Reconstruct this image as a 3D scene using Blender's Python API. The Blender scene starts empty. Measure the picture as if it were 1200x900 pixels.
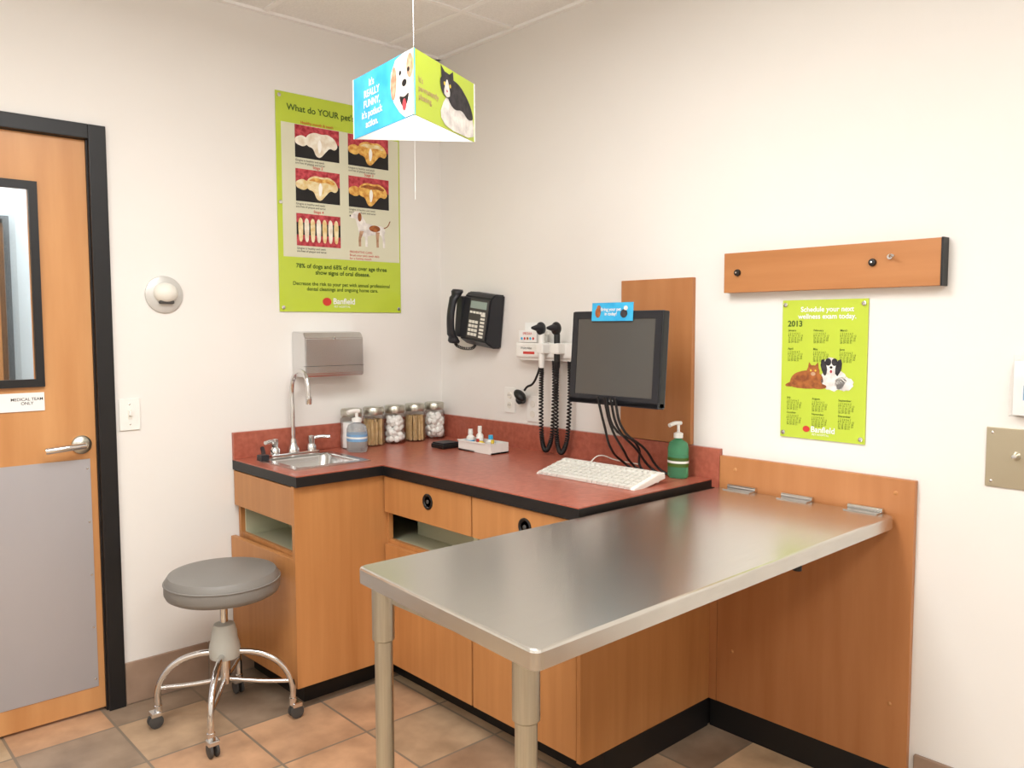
import bpy, bmesh, math, random
from mathutils import Vector, Matrix
random.seed(7)
sc=bpy.context.scene
sc.view_settings.view_transform='Standard'
sc.view_settings.look='None'
COL=bpy.context.collection
pi=math.pi

# ---------------------------------------------------------------- materials
def lin(c):
    return tuple(((v/255)/12.92 if v/255<=0.04045 else (((v/255)+0.055)/1.055)**2.4) for v in c)
MATS={}
def mat(name,rgb,rough=.5,metal=0,var=None,vs=6,stretch=(1,1,1),amt=.5,bump=0,bs=200,trans=0,ior=1.45,emit=0,alpha=1,coat=0,detail=4):
    if name in MATS: return MATS[name]
    m=bpy.data.materials.new(name);m.use_nodes=True
    nt=m.node_tree;b=nt.nodes['Principled BSDF']
    c=lin(rgb)
    b.inputs['Base Color'].default_value=(*c,1)
    b.inputs['Roughness'].default_value=rough
    b.inputs['Metallic'].default_value=metal
    b.inputs['IOR'].default_value=ior
    b.inputs['Transmission Weight'].default_value=trans
    b.inputs['Alpha'].default_value=alpha
    b.inputs['Coat Weight'].default_value=coat
    if emit:
        b.inputs['Emission Color'].default_value=(*c,1);b.inputs['Emission Strength'].default_value=emit
    tc=nt.nodes.new('ShaderNodeTexCoord');mp=nt.nodes.new('ShaderNodeMapping')
    mp.inputs['Scale'].default_value=stretch
    nt.links.new(tc.outputs['Object'],mp.inputs[0])
    n=nt.nodes.new('ShaderNodeTexNoise');n.inputs['Scale'].default_value=vs;n.inputs['Detail'].default_value=detail
    nt.links.new(mp.outputs[0],n.inputs['Vector'])
    if var is None: var=tuple(v*.99 for v in rgb)
    r=nt.nodes.new('ShaderNodeValToRGB')
    r.color_ramp.elements[0].position=.5-.5*amt*.6;r.color_ramp.elements[0].color=(*lin(var),1)
    r.color_ramp.elements[1].position=.5+.5*amt*.6;r.color_ramp.elements[1].color=(*c,1)
    nt.links.new(n.outputs['Fac'],r.inputs[0]);nt.links.new(r.outputs[0],b.inputs['Base Color'])
    if bump:
        n2=nt.nodes.new('ShaderNodeTexNoise');n2.inputs['Scale'].default_value=bs
        nt.links.new(mp.outputs[0],n2.inputs['Vector'])
        bp=nt.nodes.new('ShaderNodeBump');bp.inputs['Strength'].default_value=bump;bp.inputs['Distance'].default_value=.002
        nt.links.new(n2.outputs['Fac'],bp.inputs['Height']);nt.links.new(bp.outputs[0],b.inputs['Normal'])
    MATS[name]=m
    return m
WALL=mat('wall_paint',(233,230,225),.85,var=(232,229,224))
CEIL=mat('ceiling_tile_mat',(246,245,243),.9,var=(239,238,236),vs=150)
TBAR=mat('ceiling_grid_mat',(250,249,247),.5)
WOODV=mat('maple_laminate_vertical',(198,140,86),.4,var=(180,122,70),vs=1.6,stretch=(16,16,1),amt=.9,detail=6)
WOODH=mat('maple_laminate_horizontal',(190,130,80),.4,var=(172,112,64),vs=1.6,stretch=(14,1,14),amt=.9,detail=6)
WOODB=mat('cherry_board',(190,130,82),.42,var=(172,112,66),vs=1.5,stretch=(12,12,1.2),amt=.9,detail=6)
WOODD=mat('door_birch',(214,160,106),.35,var=(184,126,74),vs=1.3,stretch=(8,8,.8),amt=.9,detail=6)
INNER=mat('cabinet_interior',(206,206,176),.7)
RED=mat('red_laminate',(182,104,84),.28,var=(158,84,66),vs=45,amt=.7,detail=8)
BLACK=mat('black_trim',(22,21,22),.45)
DARK=mat('dark_plastic',(34,35,40),.4)
STEEL=mat('brushed_steel',(216,214,208),.26,.96,var=(205,203,197),vs=6,stretch=(2,60,2),amt=.9)
STEELL=mat('leg_steel',(202,201,190),.33,1,var=(186,185,174),vs=6,stretch=(40,40,1),amt=.9)
DISP=mat('dispenser_steel',(226,226,226),.24,1,var=(214,214,214),vs=6,stretch=(1,60,60),amt=.9)
CHROME=mat('chrome',(222,222,222),.12,1)
SINKM=mat('sink_steel',(205,205,203),.25,1)
KICK=mat('kick_plate_steel',(192,192,198),.45,.7,var=(186,186,192),vs=2,stretch=(2,2,1),amt=.9)
WHITE=mat('white_plastic',(238,237,232),.4)
IVORY=mat('ivory_plastic',(230,227,217),.4)
GREYV=mat('grey_vinyl',(128,125,120),.42,bump=.2,bs=250)
HUB=mat('hub_paint',(190,190,182),.4)
RUBBER=mat('rubber_grey',(70,68,66),.6)
LIME=mat('lime_print',(188,208,62),.35,coat=.3)
DGREEN=mat('dark_green_ink',(70,98,30),.5)
CREAM=mat('cream_print',(216,215,190),.4,coat=.3)
INKB=mat('black_ink',(20,18,20),.4)
REDI=mat('red_ink',(205,60,50),.4)
GUM=mat('gum_pink',(205,80,88),.4,var=(150,30,44),vs=60)
TOOTH=mat('tooth_ivory',(240,228,190),.35,var=(222,190,120),vs=40)
TOOTHW=mat('tooth_white',(246,242,228),.35,var=(224,210,186),vs=35)
TOOTHY=mat('tooth_yellow',(240,200,110),.35,var=(200,130,50),vs=50)
BLUE=mat('sky_blue_print',(40,160,215),.35,var=(70,185,230),vs=12)
WPRINT=mat('white_print',(240,240,238),.4)
FURB=mat('fur_brown_print',(176,104,50),.6,var=(130,70,34),vs=60)
FURT=mat('fur_tan_print',(196,160,130),.6,var=(160,120,92),vs=60)
FURK=mat('fur_black_print',(34,32,36),.6,var=(60,56,60),vs=50)
FURW=mat('fur_white_print',(240,236,230),.6,var=(206,200,196),vs=40)
SCREEN=mat('screen_dark',(84,82,78),.18)
ACRYL=mat('acrylic_clear',(250,250,250),.05,trans=1,ior=1.3,alpha=.25)
GLASS=mat('jar_glass',(245,250,248),.03,trans=1,ior=1.2,alpha=.35)
PANE=mat('window_pane',(240,248,250),.03,trans=1,ior=1.1,alpha=.3)
GREENL=mat('green_sanitizer',(120,215,165),.12,trans=.7,ior=1.33)
CLEARL=mat('clear_sanitizer',(232,236,238),.08,trans=.8,ior=1.2,alpha=.7)
LBLUE=mat('label_blue',(120,165,205),.4)
STICK=mat('wood_stick',(222,192,144),.6,var=(200,164,112),vs=40)
COTTON=mat('cotton',(245,243,238),.9,bump=.5,bs=60)
YEL=mat('yellow_plastic',(230,200,70),.4)
BASET=mat('base_tile',(168,142,122),.5,var=(146,122,104),vs=9,amt=.8)
GROUT=mat('grout_mat',(150,140,128),.9)
GASKET=mat('paper_white',(244,244,242),.7)
CORR=mat('corridor_paint',(196,208,214),.85)

def floor_mat():
    m=bpy.data.materials.new('slate_floor_tile');m.use_nodes=True;nt=m.node_tree;b=nt.nodes['Principled BSDF']
    tc=nt.nodes.new('ShaderNodeTexCoord')
    T=.325
    mp=nt.nodes.new('ShaderNodeMapping');mp.inputs['Location'].default_value=(.97/T+20,.81/T+20,0);mp.inputs['Scale'].default_value=(1/T,1/T,0)
    nt.links.new(tc.outputs['Object'],mp.inputs[0])
    fl=nt.nodes.new('ShaderNodeVectorMath');fl.operation='FLOOR';nt.links.new(mp.outputs[0],fl.inputs[0])
    fr=nt.nodes.new('ShaderNodeVectorMath');fr.operation='FRACTION';nt.links.new(mp.outputs[0],fr.inputs[0])
    wn=nt.nodes.new('ShaderNodeTexWhiteNoise');wn.noise_dimensions='3D';nt.links.new(fl.outputs[0],wn.inputs['Vector'])
    cr=nt.nodes.new('ShaderNodeValToRGB');cr.color_ramp.interpolation='CONSTANT'
    cols=[(0,(184,156,126)),(.18,(154,134,114)),(.34,(208,180,144)),(.5,(164,134,108)),(.64,(198,158,124)),(.8,(166,148,126)),(.9,(194,170,138))]
    cr.color_ramp.elements[0].color=(*lin(cols[0][1]),1)
    cr.color_ramp.elements[1].position=cols[1][0];cr.color_ramp.elements[1].color=(*lin(cols[1][1]),1)
    for p,c in cols[2:]:
        e=cr.color_ramp.elements.new(p);e.color=(*lin(c),1)
    nt.links.new(wn.outputs['Value'],cr.inputs[0])
    n=nt.nodes.new('ShaderNodeTexNoise');n.inputs['Scale'].default_value=7;n.inputs['Detail'].default_value=8
    ad=nt.nodes.new('ShaderNodeVectorMath');ad.operation='MULTIPLY_ADD';ad.inputs[1].default_value=(5,5,5)
    nt.links.new(fl.outputs[0],ad.inputs[0]);nt.links.new(tc.outputs['Object'],ad.inputs[2]);nt.links.new(ad.outputs[0],n.inputs['Vector'])
    r2=nt.nodes.new('ShaderNodeValToRGB');r2.color_ramp.elements[0].position=.3;r2.color_ramp.elements[0].color=(.66,.64,.62,1);r2.color_ramp.elements[1].position=.7;r2.color_ramp.elements[1].color=(1.12,1.11,1.1,1)
    nt.links.new(n.outputs['Fac'],r2.inputs[0])
    mx=nt.nodes.new('ShaderNodeMix');mx.data_type='RGBA';mx.blend_type='MULTIPLY';mx.inputs[0].default_value=1
    nt.links.new(cr.outputs[0],mx.inputs[6]);nt.links.new(r2.outputs[0],mx.inputs[7])
    sx=nt.nodes.new('ShaderNodeSeparateXYZ');nt.links.new(fr.outputs[0],sx.inputs[0])
    def edge(o):
        a=nt.nodes.new('ShaderNodeMath');a.operation='SUBTRACT';nt.links.new(o,a.inputs[0]);a.inputs[1].default_value=.5
        c=nt.nodes.new('ShaderNodeMath');c.operation='ABSOLUTE';nt.links.new(a.outputs[0],c.inputs[0]);return c
    e1,e2=edge(sx.outputs[0]),edge(sx.outputs[1])
    mm=nt.nodes.new('ShaderNodeMath');mm.operation='MAXIMUM';nt.links.new(e1.outputs[0],mm.inputs[0]);nt.links.new(e2.outputs[0],mm.inputs[1])
    gt=nt.nodes.new('ShaderNodeMath');gt.operation='GREATER_THAN';gt.inputs[1].default_value=.486;nt.links.new(mm.outputs[0],gt.inputs[0])
    m2=nt.nodes.new('ShaderNodeMix');m2.data_type='RGBA';nt.links.new(gt.outputs[0],m2.inputs[0]);nt.links.new(mx.outputs[2],m2.inputs[6]);m2.inputs[7].default_value=(*lin((128,114,98)),1)
    nt.links.new(m2.outputs[2],b.inputs['Base Color'])
    b.inputs['Roughness'].default_value=.42
    bp=nt.nodes.new('ShaderNodeBump');bp.inputs['Strength'].default_value=.3;bp.inputs['Distance'].default_value=.004
    nt.links.new(n.outputs['Fac'],bp.inputs['Height']);nt.links.new(bp.outputs[0],b.inputs['Normal'])
    return m
FLOOR=floor_mat()

# ---------------------------------------------------------------- helpers
def link(o,parent=None):
    COL.objects.link(o)
    if parent: o.parent=parent
    return o
def E(name,loc=(0,0,0)):
    o=bpy.data.objects.new(name,None);o.empty_display_size=.05;o.location=loc
    return link(o)
def frame(name,origin,e,parent=None,up=(0,0,1),roll=0,tilt=0):
    """empty whose local x runs along e, local y is up, local z faces out of the surface"""
    e=Vector(e).normalized();u=Vector(up).normalized();n=e.cross(u)
    M=Matrix(((e.x,u.x,n.x,origin[0]),(e.y,u.y,n.y,origin[1]),(e.z,u.z,n.z,origin[2]),(0,0,0,1)))
    o=bpy.data.objects.new(name,None);o.empty_display_size=.05
    link(o,parent);o.matrix_local=M@Matrix.Rotation(roll,4,'Z')@Matrix.Rotation(tilt,4,'X')
    return o
BK=(1,0,0);RT=(0,-1,0)
def meshobj(name,bm,mats,parent,smooth=False):
    me=bpy.data.meshes.new(name);bm.to_mesh(me);bm.free()
    for m in (mats if isinstance(mats,(list,tuple)) else [mats]): me.materials.append(m)
    if smooth:
        for p in me.polygons: p.use_smooth=True
    o=bpy.data.objects.new(name,me);return link(o,parent)
def box(name,x0,x1,y0,y1,z0,z1,m,parent=None,bev=0,rot=None):
    bm=bmesh.new();bmesh.ops.create_cube(bm,size=1)
    for v in bm.verts:
        v.co=Vector((x0 if v.co.x<0 else x1,y0 if v.co.y<0 else y1,z0 if v.co.z<0 else z1))
    if bev: bmesh.ops.bevel(bm,geom=bm.edges[:],offset=bev,segments=2,affect='EDGES',profile=.6)
    if rot: bmesh.ops.transform(bm,matrix=rot,verts=bm.verts)
    bmesh.ops.recalc_face_normals(bm,faces=bm.faces)
    return meshobj(name,bm,m,parent)
def cells(name,us,vs,skip,w0,w1,axes,mats,parent=None,capmat=0,sidemat=0):
    """slab with missing cells; axes = (u axis, v axis, w axis)"""
    bm=bmesh.new()
    def P(u,v,w):
        c=[0,0,0];c[axes[0]]=u;c[axes[1]]=v;c[axes[2]]=w;return tuple(c)
    n,mn=len(us)-1,len(vs)-1
    ok=lambda i,j:0<=i<n and 0<=j<mn and (i,j) not in skip
    cache={}
    def V(*a):
        if a not in cache: cache[a]=bm.verts.new(a)
        return cache[a]
    for i in range(n):
        for j in range(mn):
            if not ok(i,j): continue
            a,b,c,d=us[i],us[i+1],vs[j],vs[j+1]
            for w in (w0,w1):
                f=bm.faces.new([V(*P(a,c,w)),V(*P(b,c,w)),V(*P(b,d,w)),V(*P(a,d,w))]);f.material_index=capmat if w==w1 else sidemat
            for (di,dj,q) in ((-1,0,((a,c),(a,d))),(1,0,((b,c),(b,d))),(0,-1,((a,c),(b,c))),(0,1,((a,d),(b,d)))):
                if not ok(i+di,j+dj):
                    f=bm.faces.new([V(*P(*q[0],w0)),V(*P(*q[1],w0)),V(*P(*q[1],w1)),V(*P(*q[0],w1))]);f.material_index=sidemat
    bmesh.ops.recalc_face_normals(bm,faces=bm.faces)
    return meshobj(name,bm,mats,parent)
def prism(name,pts,z0,z1,m,parent=None,bev=0,axes=(0,1,2)):
    bm=bmesh.new()
    def P(u,v,w):
        c=[0,0,0];c[axes[0]]=u;c[axes[1]]=v;c[axes[2]]=w;return c
    A=[bm.verts.new(P(*p,z0)) for p in pts];B=[bm.verts.new(P(*p,z1)) for p in pts]
    bm.faces.new(A);bm.faces.new(B[::-1])
    for i in range(len(pts)):
        j=(i+1)%len(pts);bm.faces.new([A[i],A[j],B[j],B[i]])
    bmesh.ops.recalc_face_normals(bm,faces=bm.faces)
    if bev: bmesh.ops.bevel(bm,geom=bm.edges[:],offset=bev,segments=2,affect='EDGES')
    bmesh.ops.recalc_face_normals(bm,faces=bm.faces)
    return meshobj(name,bm,m,parent)
def lathe(name,prof,c,m,parent=None,seg=36,axis='Z',sx=1,sy=1):
    bm=bmesh.new();rings=[]
    for r,z in prof:
        ring=[]
        for k in range(seg):
            a=2*pi*k/seg
            p=(r*math.cos(a)*sx,r*math.sin(a)*sy,z)
            if axis=='Y': p=(p[0],-z,p[1])
            if axis=='X': p=(-z,p[0],p[1])
            ring.append(bm.verts.new(Vector(p)+Vector(c)))
        rings.append(ring)
    for a,b in zip(rings,rings[1:]):
        for k in range(seg):
            j=(k+1)%seg;bm.faces.new([a[k],a[j],b[j],b[k]])
    if prof[0][0]>0: bm.faces.new(rings[0])
    if prof[-1][0]>0: bm.faces.new(rings[-1])
    bmesh.ops.remove_doubles(bm,verts=bm.verts,dist=1e-6)
    bmesh.ops.recalc_face_normals(bm,faces=bm.faces)
    o=meshobj(name,bm,m,parent,True)
    md=o.modifiers.new('es','EDGE_SPLIT');md.split_angle=math.radians(40)
    return o
def sphere(name,c,r3,m,parent,rot=None):
    bm=bmesh.new();M=Matrix.Translation(c)
    if rot is not None: M=M@rot
    bmesh.ops.create_uvsphere(bm,u_segments=24,v_segments=14,radius=1,matrix=M@Matrix.Diagonal((*r3,1)))
    return meshobj(name,bm,m,parent,True)
def tube(name,pts,r,m,parent=None,smooth=True,cyc=False,res=6):
    cu=bpy.data.curves.new(name,'CURVE');cu.dimensions='3D';cu.bevel_depth=r;cu.bevel_resolution=3;cu.use_fill_caps=True;cu.resolution_u=res
    s=cu.splines.new('BEZIER' if smooth else 'POLY')
    if smooth:
        s.bezier_points.add(len(pts)-1)
        for b,p in zip(s.bezier_points,pts): b.co=p;b.handle_left_type=b.handle_right_type='AUTO'
    else:
        s.points.add(len(pts)-1)
        for b,p in zip(s.points,pts): b.co=(*p,1)
    s.use_cyclic_u=cyc
    cu.materials.append(m)
    return link(bpy.data.objects.new(name,cu),parent)
def coil(name,pts,R,r,turns,m,parent):
    """coiled cord following a polyline"""
    P=[Vector(p) for p in pts]
    S=[]
    for i in range(len(P)-1):
        p0=P[max(i-1,0)];p1=P[i];p2=P[i+1];p3=P[min(i+2,len(P)-1)]
        for k in range(24):
            t=k/24;S.append(.5*((2*p1)+(-p0+p2)*t+(2*p0-5*p1+4*p2-p3)*t*t+(-p0+3*p1-3*p2+p3)*t**3))
    S.append(P[-1])
    N=turns*8;out=[]
    for k in range(N+1):
        f=k/N*(len(S)-1);i=min(int(f),len(S)-2);q=S[i].lerp(S[i+1],f-i)
        T=(S[i+1]-S[i]).normalized();A=T.cross(Vector((1,.2,.1))).normalized();B=T.cross(A)
        a=2*pi*k/8;out.append(tuple(q+A*R*math.cos(a)+B*R*math.sin(a)))
    o=tube(name,out,r,m,parent,False);o.data.bevel_resolution=1
    return o
def flat(name,pts,m,parent,z=.001,sm=0):
    for _ in range(sm):
        q=[]
        for i in range(len(pts)):
            a,b=pts[i],pts[(i+1)%len(pts)]
            q.append((a[0]*.78+b[0]*.22,a[1]*.78+b[1]*.22));q.append((a[0]*.22+b[0]*.78,a[1]*.22+b[1]*.78))
        pts=q
    bm=bmesh.new();vs=[bm.verts.new((p[0],p[1],z)) for p in pts];f=bm.faces.new(vs)
    bmesh.ops.recalc_face_normals(bm,faces=bm.faces);f.normal_update()
    if f.normal.z<0: f.normal_flip()
    return meshobj(name,bm,m,parent)
def rect(name,x0,x1,y0,y1,m,parent,z=.001): return flat(name,[(x0,y0),(x1,y0),(x1,y1),(x0,y1)],m,parent,z)
def ell(name,cx,cy,rx,ry,m,parent,z=.001,rot=0,n=28,rag=0):
    pts=[]
    for k in range(n):
        a=2*pi*k/n;q=1+(random.uniform(-rag,rag) if rag else 0);x,y=rx*q*math.cos(a),ry*q*math.sin(a);c,s=math.cos(rot),math.sin(rot)
        pts.append((cx+x*c-y*s,cy+x*s+y*c))
    return flat(name,pts,m,parent,z)
def txt(name,body,x,y,size,m,parent,z=.002,align='LEFT',bold=0,space=1,line=1):
    cu=bpy.data.curves.new(name,'FONT');cu.body=body;cu.size=size;cu.align_x=align;cu.offset=bold*size;cu.space_character=space;cu.space_line=line
    cu.materials.append(m);o=bpy.data.objects.new(name,cu);o.location=(x,y,z);return link(o,parent)

# ---------------------------------------------------------------- room shell
RX0,RY0,H=-4.3,-4.9,2.75
DX0,DX1,DZ=-2.575,-1.545,2.18
box('floor',RX0,0.12,RY0,1.6,-.1,0,FLOOR)
box('ceiling',RX0,.12,RY0,1.6,H,H+.1,CEIL)
cells('wall_back',[RX0,DX0,DX1,.0],[0,DZ,H],{(1,0)},0,.12,(0,2,1),[WALL])
box('wall_right',0,.12,RY0,.12,0,H,WALL)
box('wall_left',RX0-.12,RX0,RY0,.12,0,H,WALL)
box('wall_front',RX0-.12,.12,RY0-.12,RY0,0,H,WALL)
box('wall_corridor_back',RX0,.12,1.5,1.6,0,H,CORR)
box('wall_corridor_left',RX0-.1,RX0,.12,1.6,0,H,CORR)
box('wall_corridor_right',0,.12,.12,1.6,0,H,CORR)
cd=E('corridor_door')
box('leaf',-2.50,-1.62,1.46,1.498,.0,1.95,WOODD,cd)
box('frame_left',-2.55,-2.50,1.45,1.499,0,2.0,BLACK,cd);box('frame_right',-1.62,-1.57,1.45,1.499,0,2.0,BLACK,cd);box('frame_top',-2.50,-1.62,1.45,1.499,1.95,2.0,BLACK,cd)
sphere('knob',(-1.69,1.42,1.0),(.03,.03,.03),CHROME,cd)
lathe('knob_neck',[(.012,0),(.012,.05)],(-1.69,1.46,1.0),CHROME,cd,16,'Y')
g=E('trim_ceiling_grid')
k=0
x=-.30
while x>RX0:
    box('runner_x_%d'%k,x-.012,x+.012,RY0,0,H-.006,H+.002,TBAR,g);x-=.61;k+=1
y=-.55
while y>RY0:
    box('runner_y_%d'%k,RX0,0,y-.012,y+.012,H-.005,H+.002,TBAR,g);y-=1.22;k+=1
wa=E('trim_ceiling_angle')
box('angle_back',RX0,0,-.022,0,H-.012,H,TBAR,wa);box('angle_right',-.022,0,RY0,0,H-.012,H,TBAR,wa)
def tilebase(name,axis,a,b,wallc,sgn):
    p=E(name);t=a;i=0
    while t<b-1e-4:
        e=min(t+.325,b)
        if axis=='x': box('tile_%d'%i,t+.002,e-.002,min(wallc,wallc+sgn*.012),max(wallc,wallc+sgn*.012),.003,.165,BASET,p,.003)
        else: box('tile_%d'%i,min(wallc,wallc+sgn*.012),max(wallc,wallc+sgn*.012),t+.002,e-.002,.003,.165,BASET,p,.003)
        t=e;i+=1
    if axis=='x': box('grout',a,b,min(wallc,wallc+sgn*.008),max(wallc,wallc+sgn*.008),0,.16,GROUT,p)
    else: box('grout',min(wallc,wallc+sgn*.008),max(wallc,wallc+sgn*.008),a,b,0,.16,GROUT,p)
tilebase('baseboard_back','x',-1.54,-1.02,0,-1)
tilebase('baseboard_back_left','x',RX0,-2.60,0,-1)
tilebase('baseboard_right','y',RY0,-2.32,0,-1)
tilebase('baseboard_left','y',RY0,0,RX0,1)
tilebase('baseboard_front','x',RX0,0,RY0,1)

# ---------------------------------------------------------------- door
d=E('door_1')
cells('leaf',[-2.515,-2.34,-1.79,-1.602],[.012,1.265,1.935,2.125],{(1,1)},.012,.055,(0,2,1),[WOODD],d)
for n,a in (('frame_jamb_right',(-1.60,-1.54,-.018,.13,0,2.18)),('frame_jamb_left',(-2.58,-2.517,-.018,.13,0,2.18)),('frame_head',(-2.517,-1.60,-.018,.13,2.127,2.18))):
    box(n,*a,BLACK,d,.003)
box('door_gap_seal',-1.605,-1.59,.0,.06,0,2.13,BLACK,d)
cells('window_frame',[-2.365,-2.335,-1.795,-1.768],[1.24,1.268,1.93,1.958],{(1,1)},.012,-.004,(0,2,1),[BLACK],d)
box('window_glass',-2.34,-1.79,.03,.036,1.265,1.935,PANE,d)
box('kick_plate',-2.49,-1.628,.0085,.012,.10,.965,KICK,d)
for i in range(2):
    for j in range(5): lathe('screw_%d_%d'%(i,j),[(.005,0),(.004,.002),(0,.0025)],(-2.48+i*.842,.0085,.13+j*.2),CHROME,d,8,'Y')
lathe('handle_rose',[(.034,0),(.034,.008),(.028,.014),(.013,.018),(.012,.05),(.0,.052)],(-1.655,.012,1.02),STEELL,d,24,'Y')
tube('handle_lever',[(-1.655,-.04,1.02),(-1.683,-.045,1.02),(-1.743,-.047,1.017),(-1.783,-.04,1.013)],.0115,CHROME,d)
dsg=frame('door_sign',(-1.97,.010,1.155),BK)
box('plate',0,.2,0,.065,0,.003,WPRINT,dsg,.001)
txt('lettering','MEDICAL TEAM\nONLY',.145,.038,.0145,INKB,dsg,.0035,'CENTER',.01)
txt('logo_text','Banfield',.03,.030,.018,DGREEN,dsg,.0035,'CENTER')

# ---------------------------------------------------------------- base cabinets
CZ=.905;TY=-1.605
cab=E('base_cabinet')
xf,yf=-.685,-.53   # faces
box('end_panel_sink_front',-1.09,xf,yf,yf+.02,.10,CZ-.04,WOODV,cab)
box('lower_block_sink',-1.05,-.10,yf+.02,-.002,.10,.585,INNER,cab)
box('slot_back_sink',-.86,-.84,yf+.02,-.002,.585,.74,INNER,cab)
box('slot_side_sink',-1.05,-.84,-.03,-.002,.585,.865,INNER,cab)
box('stile_sink_near',-1.068,-1.048,yf+.02,yf+.028,.10,.865,WOODV,cab)
box('stile_sink_wall',-1.068,-1.048,-.022,-.002,.10,.865,WOODV,cab)
box('rail_sink',-1.066,-1.05,yf+.028,-.022,.575,.60,WOODV,cab)
box('drawer_front_sink',-1.088,-1.067,yf+.023,-.008,.715,.858,WOODV,cab,.002)
dr=Matrix.Translation((-1.068,yf+.023,0))@Matrix.Rotation(math.radians(2.2),4,'Z')@Matrix.Translation((1.068,-yf-.023,0))
box('door_front_sink',-1.088,-1.067,yf+.023,-.008,.105,.588,WOODV,cab,.002,rot=dr)
tube('sink_trap_pipe',[(-.93,-.25,.70),(-.93,-.25,.62),(-.96,-.30,.60),(-.98,-.38,.62),(-.98,-.38,.72)],.018,GREYV,cab)
box('lower_block_run',xf+.02,-.002,TY+.02,yf+.02,.10,.585,INNER,cab)
box('slot_back_run',-.52,-.50,TY+.02,yf+.02,.585,.865,INNER,cab)
box('end_panel_run',xf+.0,-.002,TY,TY+.02,.10,CZ-.04,WOODV,cab)
YM=-1.085
for i,(a,b) in enumerate(((YM+.004,yf-.012),(TY+.018,YM-.004))):
    box('drawer_front_%d'%i,xf-.02,xf,a,b,.715,.858,WOODV,cab,.002)
    box('door_front_%d'%i,xf-.02,xf,a,b,.105,.585,WOODV,cab,.002)
    c=(a+b)/2-.02
    lathe('pull_ring_%d'%i,[(.030,0),(.030,.003),(.026,.005),(.021,.003),(.018,-.002),(0,-.004)],(xf-.02,c,.80),BLACK,cab,28,'X')
    lathe('pull_cup_%d'%i,[(.008,.002),(.007,.004),(0,.0045)],(xf-.02,c,.80),RUBBER,cab,20,'X')
box('divider_run',xf,-.50,YM-.01,YM+.01,.585,.865,INNER,cab)
box('corner_stile',xf-.0,xf+.02,yf-.012,yf-.0005,.10,.865,WOODV,cab)
box('end_stile',xf-.02,xf,TY,TY+.016,.10,.865,WOODV,cab)
box('rail_run',xf+.001,xf+.02,TY+.02,yf-.013,.575,.60,WOODV,cab)
box('top_rail_run',xf+.001,xf+.02,TY+.02,yf-.013,.71,.865,WOODV,cab)
box('toe_kick_run',xf+.08,-.002,TY+.004,yf+.1,0,.10,BLACK,cab)
box('toe_kick_sink',-1.02,-.3,yf+.085,-.002,0,.10,BLACK,cab)
box('base_cove_end',xf+.08,-.03,TY-.004,TY+.003,0,.10,BLACK,cab)

# ---------------------------------------------------------------- countertop
ct=E('countertop')
vs=[TY,-.55,-.42,-.13,-.002]
sk={(0,0),(1,0),(2,0),(1,2)}
us=[-1.09,-1.015,-.72,-.715,-.002]
cells('edge_slab',us,vs,sk,CZ-.042,CZ-.004,(0,1,2),[BLACK],ct)
cells('laminate_top',us,vs,sk,CZ-.004,CZ,(0,1,2),[RED],ct)
box('backsplash_back',-1.09,-.002,-.02,-.001,CZ,1.015,RED,ct,.002)
box('backsplash_right',-.021,-.001,TY-.03,-.021,CZ-.03,1.015,RED,ct,.002)
sk_=E('sink')
cells('rim',[-1.035,-1.005,-.73,-.70],[-.44,-.41,-.14,-.11],{(1,1)},CZ,CZ+.005,(0,1,2),[SINKM],sk_)
bm=bmesh.new()
def ring(x0,x1,y0,y1,z,r=.05,n=5):
    out=[]
    for cx,cy,a0 in ((x1-r,y1-r,0),(x0+r,y1-r,90),(x0+r,y0+r,180),(x1-r,y0+r,270)):
        for k in range(n+1):
            a=math.radians(a0+90*k/n);out.append(bm.verts.new((cx+r*math.cos(a),cy+r*math.sin(a),z)))
    return out
R=[ring(-1.012,-.722,-.417,-.133,CZ+.004,.03),ring(-1.005,-.73,-.41,-.14,CZ-.01,.04),ring(-.995,-.74,-.40,-.15,CZ-.13,.05),ring(-.97,-.765,-.375,-.175,CZ-.145,.05)]
for a,b in zip(R,R[1:]):
    for k in range(len(a)): bm.faces.new([a[k],a[(k+1)%len(a)],b[(k+1)%len(a)],b[k]])
bm.faces.new(R[-1]);meshobj('basin',bm,SINKM,sk_,True)
lathe('drain',[(.035,0),(.03,.003),(.015,.001),(0,.0)],(-.867,-.275,CZ-.1445),CHROME,sk_,20)
fa=E('faucet');fx,fy=-.85,-.07
box('deck_plate',fx-.11,fx+.11,fy-.028,fy+.028,CZ+.001,CZ+.014,CHROME,fa,.005)
lathe('spout_base',[(.026,0),(.024,.02),(.016,.035),(.014,.05),(.012,.06)],(fx,fy,CZ+.01),CHROME,fa)
tube('gooseneck',[(fx,fy,CZ+.05),(fx,fy,CZ+.20),(fx,fy-.0,CZ+.29),(fx,fy-.03,CZ+.345),(fx,fy-.075,CZ+.36),(fx,fy-.12,CZ+.34),(fx,fy-.14,CZ+.29),(fx,fy-.142,CZ+.25)],.0095,CHROME,fa)
lathe('aerator',[(.011,0),(.013,.005),(.013,.03),(.010,.032)],(fx,fy-.142,CZ+.225),CHROME,fa)
for s in (-1,1):
    lathe('valve_%d'%s,[(.022,0),(.022,.02),(.014,.03),(.016,.05),(.016,.062),(.0,.068)],(fx+s*.085,fy,CZ+.012),CHROME,fa)
    tube('lever_%d'%s,[(fx+s*.085,fy,CZ+.062),(fx+s*.11,fy-.02,CZ+.070),(fx+s*.15,fy-.05,CZ+.070)],.008,CHROME,fa)
br=E('scrub_brush')
tube('brush_handle',[(-1.03,-.15,CZ+.012),(-1.0,-.10,CZ+.025),(-.985,-.06,CZ+.04)],.009,DARK,br)
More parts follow.
